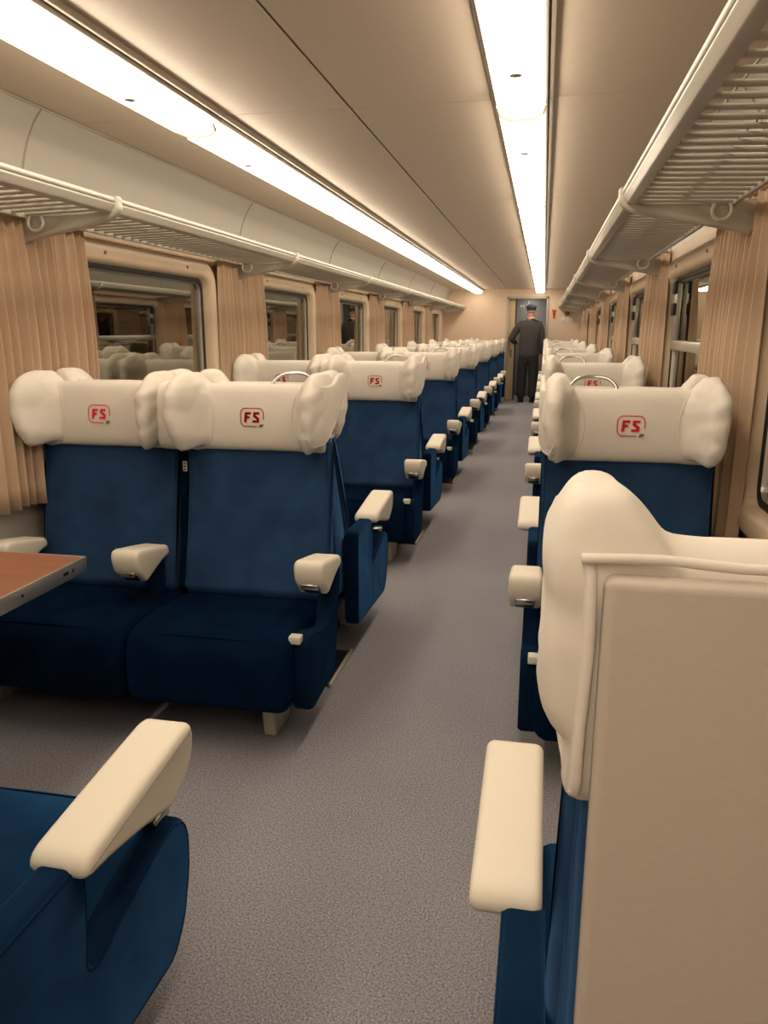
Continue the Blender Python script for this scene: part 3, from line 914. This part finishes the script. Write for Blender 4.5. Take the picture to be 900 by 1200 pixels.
    # grab handle on the aisle corner of the top
    if kind == 'F':
        bm = bmesh.new(); cx = -s * .20
        pts = catmull([(cx - .070, .155, 1.172), (cx - .078, .130, 1.190), (cx - .050, .105, 1.216), (cx, .095, 1.224), (cx + .050, .105, 1.216), (cx + .078, .130, 1.190), (cx + .070, .155, 1.172)], 4, False)
        tube(pts, .0065, bm=bm, n=10)
        me_(bm, 'grab_handle', M['chrome'], 60)
        bm = bmesh.new(); box(bm, cx - .080, cx + .080, .138, .158, 1.165, 1.180, r=.005); me_(bm, 'handle_plate', M['chrome'], 30)
    if n_seats == 2:
        u = .6295
        a, b = X(-(u - .012), -(u + .008))
        bm = bmesh.new()
        pp = [(.13, .40), (.26, .40), (.20, .60), (.175, .97), (.155, .97)] if kind == 'F' else [(.02, .40), (.23, .40), (.13, .60), (-.07, .97), (-.115, .97)]
        pillow(chamfer([(p[0] + bsh * max(0, (p[1] - .45) / .5), p[1]) for p in pp], .006), min(s * -u - .03, s * -u + .03), max(s * -u - .03, s * -u + .03), .006, bm=bm)
        sp = me_(bm, 'centre_post', M['velvet'])
        bm = bmesh.new(); pillow(catmull([(.0, .955), (.0, 1.17), (.03, 1.196), (.12, 1.196), (.17, 1.17), (.18, 1.08), (.165, .98), (.12, .95), (.04, .945)], 3), -s * u - .040, -s * u + .040, .012, bm=bm)
        for v in bm.verts: v.co.y += head
        me_(bm, 'cover_bridge', M['cloth'])
        if kind == 'F':
            bm = bmesh.new(); box(bm, a + .001, b - .001, .175, .190, .85, .89, r=.003)
            sw = me_(bm, 'switch_plate', M['ivory'], par=sp)
            for z in (.858, .870, .882):
                bm = bmesh.new(); box(bm, (a + b) / 2 - .003, (a + b) / 2 + .003, .189, .1915, z - .003, z + .003)
                me_(bm, 'button', M['dark'], par=sw)
    if hard_back:
        ol = catmull([(-.038, .985), (.0, .990), (.06, 1.008), (.13, 1.020), (.185, 1.035), (.20, 1.08), (.19, 1.16), (.14, 1.215), (.06, 1.225), (-.01, 1.215), (-.042, 1.19), (-.045, 1.08)], 4)
        a, b = X(-.0, -.010)
        bm = pillow(ol, a, b, .004, ns=2)
        bmesh.ops.triangulate(bm, faces=[f for f in bm.faces if len(f.verts) > 6])
        bmesh.ops.subdivide_edges(bm, edges=[e for e in bm.edges if e.calc_length() > .03], cuts=2, use_grid_fill=True)
        for v in bm.verts:
            v.co.x -= s * (.034 + (.19 - v.co.y) * .13)
            v.co.x += .0045 * noise.noise(Vector((v.co.y * 20 + v.co.z * 6, v.co.z * 5, 1)))
        fl = me_(bm, 'cover_flap', M['cloth'], 180)
        hp = catmull([(-.036, .987), (.0, .990), (.06, 1.008), (.13, 1.020), (.185, 1.035)], 4, False)
        bm = tube([(-s * (.035 + (.19 - p[0]) * .13), p[0], p[1]) for p in hp], .0035, n=6)
        me_(bm, 'cover_hem', M['cloth'], 180, fl)
        bm = tube(catmull([(-s * (.060 + .061 * k), head - .012 + .002 * math.sin(k * 1.3), 1.2015 + .002 * math.sin(k * 2.1)) for k in range(10)], 3, False), .0045, n=8)
        me_(bm, 'cover_hem', M['cloth'], 180)
        a, b = X(-.078, -(total + .005))
        h_ = head - .03
        pr = chamfer([(h_, .12), (h_ + .026, .12), (h_ + .026, 1.190), (h_, 1.190)], .008, 3)
        me_(pillow(pr, a, b, .010, ns=4), 'back_panel', M['shell'])
    return root

M0 = 2.905
def seat_rows():
    # left doubles facing the camera (rotated half a turn -> aisle on local -x)
    specs = [
        ('left', 'F', 2, -1, -.71, PI), ('left', 'B', 2, +1, -.71, 0),
        ('right', 'F', 1, +1, -.026, PI), ('right', 'B', 1, -1, -.026, 0)]
    for side, kind, n, s, X, rz in specs:
        proto = make_seat(s, kind, n); first = True; c = 0
        rows = range(0, 7) if kind == 'F' else range(0, 6)
        for k in rows:
            yy = M0 + PITCH * k
            if kind == 'F': yy = min(yy, Y_END - .02)
            o = proto if first else copy_tree(proto); first = False
            o.location = (X, yy, 0); o.rotation_euler = (0, 0, rz)
            face = 'facing the camera' if kind == 'F' else 'turned away from the camera'
            nm = 'double' if n == 2 else 'single'
            if k == 0 and kind == 'F': lb = 'nearest blue %s seat facing the camera, %s' % (nm, 'beside the reddish brown table' if n == 2 else 'just beyond the beige seat back panel')
            else: lb = '%s blue %s seat %s, counted from the camera, %s of aisle' % (ORD[c], nm, face, side)
            c += 1
            tag(o, lb, 'train seat', '%s seats %s on the %s' % (nm, face, side))
seat_rows()
o = make_seat(+1, 'B', 2, hs=-.05); o.location = (-.675, .60, 0)
tag(o, 'blue double seat in the bottom left corner, cream armrest cover in the foreground', 'train seat', 'foreground seats turned away from the camera')
o = make_seat(-1, 'B', 1, hard_back=True, hs=-.03); o.location = (-.022, .655, 0)
tag(o, 'foreground blue single seat with a beige hard back panel and draped headrest cover', 'train seat', 'foreground seats turned away from the camera')

# ------------------------------------------------------------------ folding table by the left window
t = empty('folding_table', (XL, 1.80, 0)); tag(t, 'reddish brown table with a metal edge between the left-hand seats', 'table')
TX, TY, TZ = .645, .25, .70
bm = bmesh.new(); pillow(chamfer([(-TY + .006, TZ - .024), (TY - .006, TZ - .024), (TY - .006, TZ + .001), (-TY + .006, TZ + .001)], .001, 1), .0, TX - .006, .001, ns=1, bm=bm)
finish(bm, 'tabletop', M['tablewood'], t, smooth=30)
bm = bmesh.new()
box(bm, TX - .007, TX, -TY, TY, TZ - .045, TZ + .002, r=.002)
box(bm, 0, TX, TY - .007, TY, TZ - .045, TZ + .002, r=.002); box(bm, 0, TX, -TY, -TY + .007, TZ - .045, TZ + .002, r=.002)
eg = finish(bm, 'metal_edging', M['alu'], t, smooth=30)
bm = bmesh.new()
for y, l in ((.14, .012), (.175, .004)): box(bm, TX - .001, TX + .001, y - l, y + l, TZ - .026, TZ - .016)
tube([(TX, -.06, TZ - .02), (TX + .0015, -.06, TZ - .02)], .005, bm=bm)
finish(bm, 'edge_slots', M['black'], eg)
bm = bmesh.new(); box(bm, .0, .5, -TY + .03, TY - .03, TZ - .045, TZ - .025, r=.004); finish(bm, 'underframe', M['dark'], t)
bm = bmesh.new(); pillow(chamfer([(-.02, 0), (.02, 0), (.02, TZ - .04), (-.02, TZ - .04)], .006), .05, .09, .004, bm=bm); finish(bm, 'leg', M['legmetal'], t)

# low heater rail seen between the seats on the floor
for k in range(0, 6):
    o = empty('floor_heater', (-.775, M0 + PITCH * k - .02, 0))
    tag(o, 'dark pale-rimmed floor grille under the %s pair of left seat backs from the camera' % ORD[k], 'floor grille', 'floor grilles beneath the left seats')
    bm = bmesh.new(); box(bm, -.13, .0, -.17, .17, 0, .012, r=.003); finish(bm, 'grille', M['black'], o)
    bm = bmesh.new(); box(bm, .0, .012, -.18, .18, 0, .018, r=.003); finish(bm, 'rim', M['legmetal'], o)

# ------------------------------------------------------------------ the man in the doorway
def skin_mesh(nodes, edges, sub=2, name='body', root_i=0):
    me = bpy.data.meshes.new(name); me.from_pydata([n[0] for n in nodes], edges, [])
    o = bpy.data.objects.new('tmp', me); C.objects.link(o)
    md = o.modifiers.new('s', 'SKIN'); md.use_smooth_shade = True
    if not me.skin_vertices: me.skin_vertices.new()
    lay = me.skin_vertices[0].data
    for i, n in enumerate(nodes):
        lay[i].radius = n[1] if isinstance(n[1], tuple) else (n[1], n[1])
        lay[i].use_root = (i == root_i)
    sb = o.modifiers.new('u', 'SUBSURF'); sb.levels = sub; sb.render_levels = sub
    dg = bpy.context.evaluated_depsgraph_get(); dg.update()
    out = bpy.data.meshes.new_from_object(o.evaluated_get(dg))
    bpy.data.objects.remove(o); bpy.data.meshes.remove(me); out.name = name
    return out

def add_person():
    r = empty('person', (-.285, 15.60, 0))
    tag(r, 'man in a dark suit and cap seen from behind, standing in the end doorway', 'person')
    # joints; he faces +y, camera sees his back. left hand is on -x
    pelvis = (0, 0, .98)
    J = dict(
        pelvis=((0, 0, .97), (.14, .10)), waist=((0, 0, 1.14), (.135, .10)), chest=((0.0, .01, 1.38), (.165, .11)), neckb=((0, .03, 1.52), (.075, .07)),
        neck=((0.012, .05, 1.60), (.052, .055)), head=((.018, .075, 1.715), (.086, .10)), crown=((.018, .08, 1.79), (.076, .092)),
        shl=((-.19, .01, 1.49), .060), ell=((-.345, .02, 1.22), .042), wrl=((-.235, .16, 1.14), .030), hal=((-.20, .23, 1.15), (.040, .022)),
        shr=((.19, .01, 1.48), .060), elr=((.245, -.01, 1.17), .042), wrr=((.235, .05, .92), .030), har=((.228, .07, .84), (.022, .042)),
        hpl=((-.10, 0, .90), .088), knl=((-.115, .035, .49), .060), anl=((-.12, .0, .10), .034), tol=((-.12, .06, .045), (.026, .022)),
        hpr=((.10, 0, .90), .088), knr=((.105, .02, .49), .060), anr=((.105, -.04, .10), .034), tor=((.105, .02, .045), (.026, .022)))
    keys = list(J); ix = {k: i for i, k in enumerate(keys)}
    E = [('pelvis', 'waist'), ('waist', 'chest'), ('chest', 'neckb'), ('neckb', 'neck'), ('neck', 'head'), ('head', 'crown'),
         ('chest', 'shl'), ('shl', 'ell'), ('ell', 'wrl'), ('wrl', 'hal'), ('chest', 'shr'), ('shr', 'elr'), ('elr', 'wrr'), ('wrr', 'har'),
         ('pelvis', 'hpl'), ('hpl', 'knl'), ('knl', 'anl'), ('anl', 'tol'), ('pelvis', 'hpr'), ('hpr', 'knr'), ('knr', 'anr'), ('anr', 'tor')]
    nodes = [J[k] for k in keys]; edges = [(ix[a], ix[b]) for a, b in E]
    # fingers grown from the palms
    def finger(base, palm, dirs, rad):
        pts = [base]; p = Vector(base)
        for d in dirs: p = p + Vector(d); pts.append(tuple(p))
        i0 = len(nodes)
        for q_, pp in enumerate(pts): nodes.append((pp, rad * (1 - .12 * q_)))
        edges.append((palm, i0))
        for q_ in range(len(pts) - 1): edges.append((i0 + q_, i0 + q_ + 1))
    for f in range(4):
        x = (f - 1.5) * .019
        l = (.030, .036, .034, .026)[f]
        finger((.224, .07 + x, .79), ix['har'], [(-.004, .002, -l), (-.010, .004, -l * .8)], .0085)
        finger((-.20 + x, .275, 1.155), ix['hal'], [(0, l, -.004), (0, l * .6, -.020)], .0085)
    finger((.218, .115, .83), ix['har'], [(-.006, .014, -.030), (-.006, .002, -.026)], .0095)
    finger((-.158, .245, 1.155), ix['hal'], [(.014, .026, 0), (.002, .024, -.004)], .0095)
    body = link_mesh(skin_mesh(nodes, edges, 2, 'body'), 'body', M['skin'], r, 180)
    # face, on the far side of the head
    for nm, bits in (('ear', [(-.072, .06, 1.705), (.108, .06, 1.705)]), ):
        for p in bits:
            bm = bmesh.new(); bmesh.ops.create_uvsphere(bm, u_segments=12, v_segments=8, radius=1)
            for v in bm.verts: v.co = Vector((p[0] + v.co.x * .010, p[1] + v.co.y * .019, p[2] + v.co.z * .030))
            finish(bm, nm, M['skin'], r, smooth=180)
    bm = bmesh.new(); bmesh.ops.create_uvsphere(bm, u_segments=12, v_segments=8, radius=1)
    for v in bm.verts: v.co = Vector((.018 + v.co.x * .013, .172 + v.co.y * .022, 1.70 + v.co.z * .026))
    finish(bm, 'nose', M['skin'], r, smooth=180)
    for x in (-.012, .048):
        bm = bmesh.new(); bmesh.ops.create_uvsphere(bm, u_segments=12, v_segments=8, radius=.011)
        for v in bm.verts: v.co += Vector((x, .155, 1.725))
        finish(bm, 'eye', M['white'], r, smooth=180)
    bm = bmesh.new(); tube([(-.008, .158, 1.655), (.018, .168, 1.652), (.044, .158, 1.655)], .006, bm=bm); finish(bm, 'mouth', M['red'], r, smooth=180)
    # hair band round the back of the head
    bm = bmesh.new(); bmesh.ops.create_uvsphere(bm, u_segments=24, v_segments=14, radius=1)
    for v in bm.verts: v.co = Vector((.018 + v.co.x * .086, .066 + v.co.y * .098, 1.742 + v.co.z * .045))
    finish(bm, 'hair', M['hair'], r, smooth=180)
    # cap
    bm = bmesh.new()
    prof = [(.078, 1.745), (.084, 1.752), (.086, 1.785), (.096, 1.81), (.102, 1.835), (.094, 1.853), (.05, 1.866), (0.001, 1.868)]
    N = 28; R = []
    for rr, z in prof: R.append([bm.verts.new((.018 + rr * 1.0 * math.cos(2 * PI * k / N), .07 + rr * 1.12 * math.sin(2 * PI * k / N) , z + .012 * math.sin(2 * PI * k / N))) for k in range(N)])
    for a, b in zip(R[:-1], R[1:]):
        for k in range(N): bm.faces.new((a[k], a[(k + 1) % N], b[(k + 1) % N], b[k]))
    bm.faces.new(R[0][::-1])
    cp = finish(bm, 'cap', M['cap'], r, smooth=60)
    bm = bmesh.new(); pillow(catmull([(-.05, .14), (.018, .16), (.085, .14), (.075, .20), (.018, .222), (-.04, .20)], 3), 1.742, 1.750, .003, axis='z', bm=bm); finish(bm, 'cap_peak', M['shoe'], cp)
    # white collar
    bm = bmesh.new(); tube([(.012 + .066 * math.cos(2 * PI * k / 20), .04 + .066 * math.sin(2 * PI * k / 20), 1.622 + .01 * math.sin(2 * PI * k / 20)) for k in range(20)], .013, closed=True, bm=bm)
    finish(bm, 'shirt_collar', M['white'], r, smooth=180)
    # jacket: one surface with both sleeves and a hem that ends below the hips
    N2 = [((0, 0, .82), (.235, .155)), ((0, 0, .98), (.222, .148)), ((0, 0, 1.14), (.205, .135)), ((0, .005, 1.40), (.222, .140)), ((.004, .022, 1.55), (.135, .090)), ((.010, .035, 1.60), (.078, .078)),
          ((-.190, .01, 1.500), (.082, .085)), ((-.275, .012, 1.35), .076), ((-.350, .02, 1.215), .063), ((-.290, .095, 1.165), .056), ((-.243, .15, 1.145), .048),
          ((.190, .01, 1.495), (.082, .085)), ((.230, 0, 1.33), .076), ((.248, -.01, 1.17), .064), ((.244, .02, 1.04), .056), ((.237, .045, .93), .050)]
    E2 = [(0, 1), (1, 2), (2, 3), (3, 4), (4, 5), (3, 6), (6, 7), (7, 8), (8, 9), (9, 10), (3, 11), (11, 12), (12, 13), (13, 14), (14, 15)]
    link_mesh(skin_mesh(N2, E2, 2, 'jacket'), 'jacket', M['suit'], r, 180)
    # trousers
    N3 = [((0, 0, 1.02), (.16, .11)), ((0, 0, .92), (.165, .12)), ((-.095, .005, .84), .122), ((-.115, .025, .52), .100), ((-.120, .01, .28), .094), ((-.12, -.002, .07), .090),
          ((.095, .0, .84), .122), ((.107, .01, .52), .100), ((.108, -.015, .28), .094), ((.105, -.035, .07), .090)]
    E3 = [(0, 1), (1, 2), (2, 3), (3, 4), (4, 5), (1, 6), (6, 7), (7, 8), (8, 9)]
    link_mesh(skin_mesh(N3, E3, 2, 'trousers'), 'trousers', M['trouser'], r, 180)
    for x, y in ((-.12, .0), (.105, -.035)):
        bm = bmesh.new(); pillow(catmull([(y - .085, .0), (y - .09, .05), (y - .05, .10), (y + .03, .10), (y + .10, .065), (y + .17, .05), (y + .19, .02), (y + .17, 0)], 3), x - .052, x + .052, .02, bm=bm)
        finish(bm, 'shoe', M['shoe'], r, smooth=60)
add_person()

# ------------------------------------------------------------------ world, camera, view
w = bpy.data.worlds.new('night'); sc.world = w; w.use_nodes = True
w.node_tree.nodes['Background'].inputs[0].default_value = (0.02, 0.022, 0.025, 1)
w.node_tree.nodes['Background'].inputs[1].default_value = 0.25

TH = math.atan(212.5 / 900); PS = math.atan(188 / math.hypot(900, 212.5))
cam = bpy.data.cameras.new('camera'); co = bpy.data.objects.new('camera', cam); C.objects.link(co)
cam.sensor_fit = 'VERTICAL'; cam.sensor_height = 24.0; cam.lens = 900 / 1200 * 24.0
co.location = (0, 0, 1.38); co.rotation_euler = (PI / 2 - TH, 0, PS)
cam.clip_start = .02; cam.clip_end = 100
sc.camera = co
sc.view_settings.view_transform = 'Standard'; sc.view_settings.look = 'None'
sc.view_settings.gamma = 1; sc.view_settings.use_curve_mapping = False
sc.view_settings.exposure = 0.0
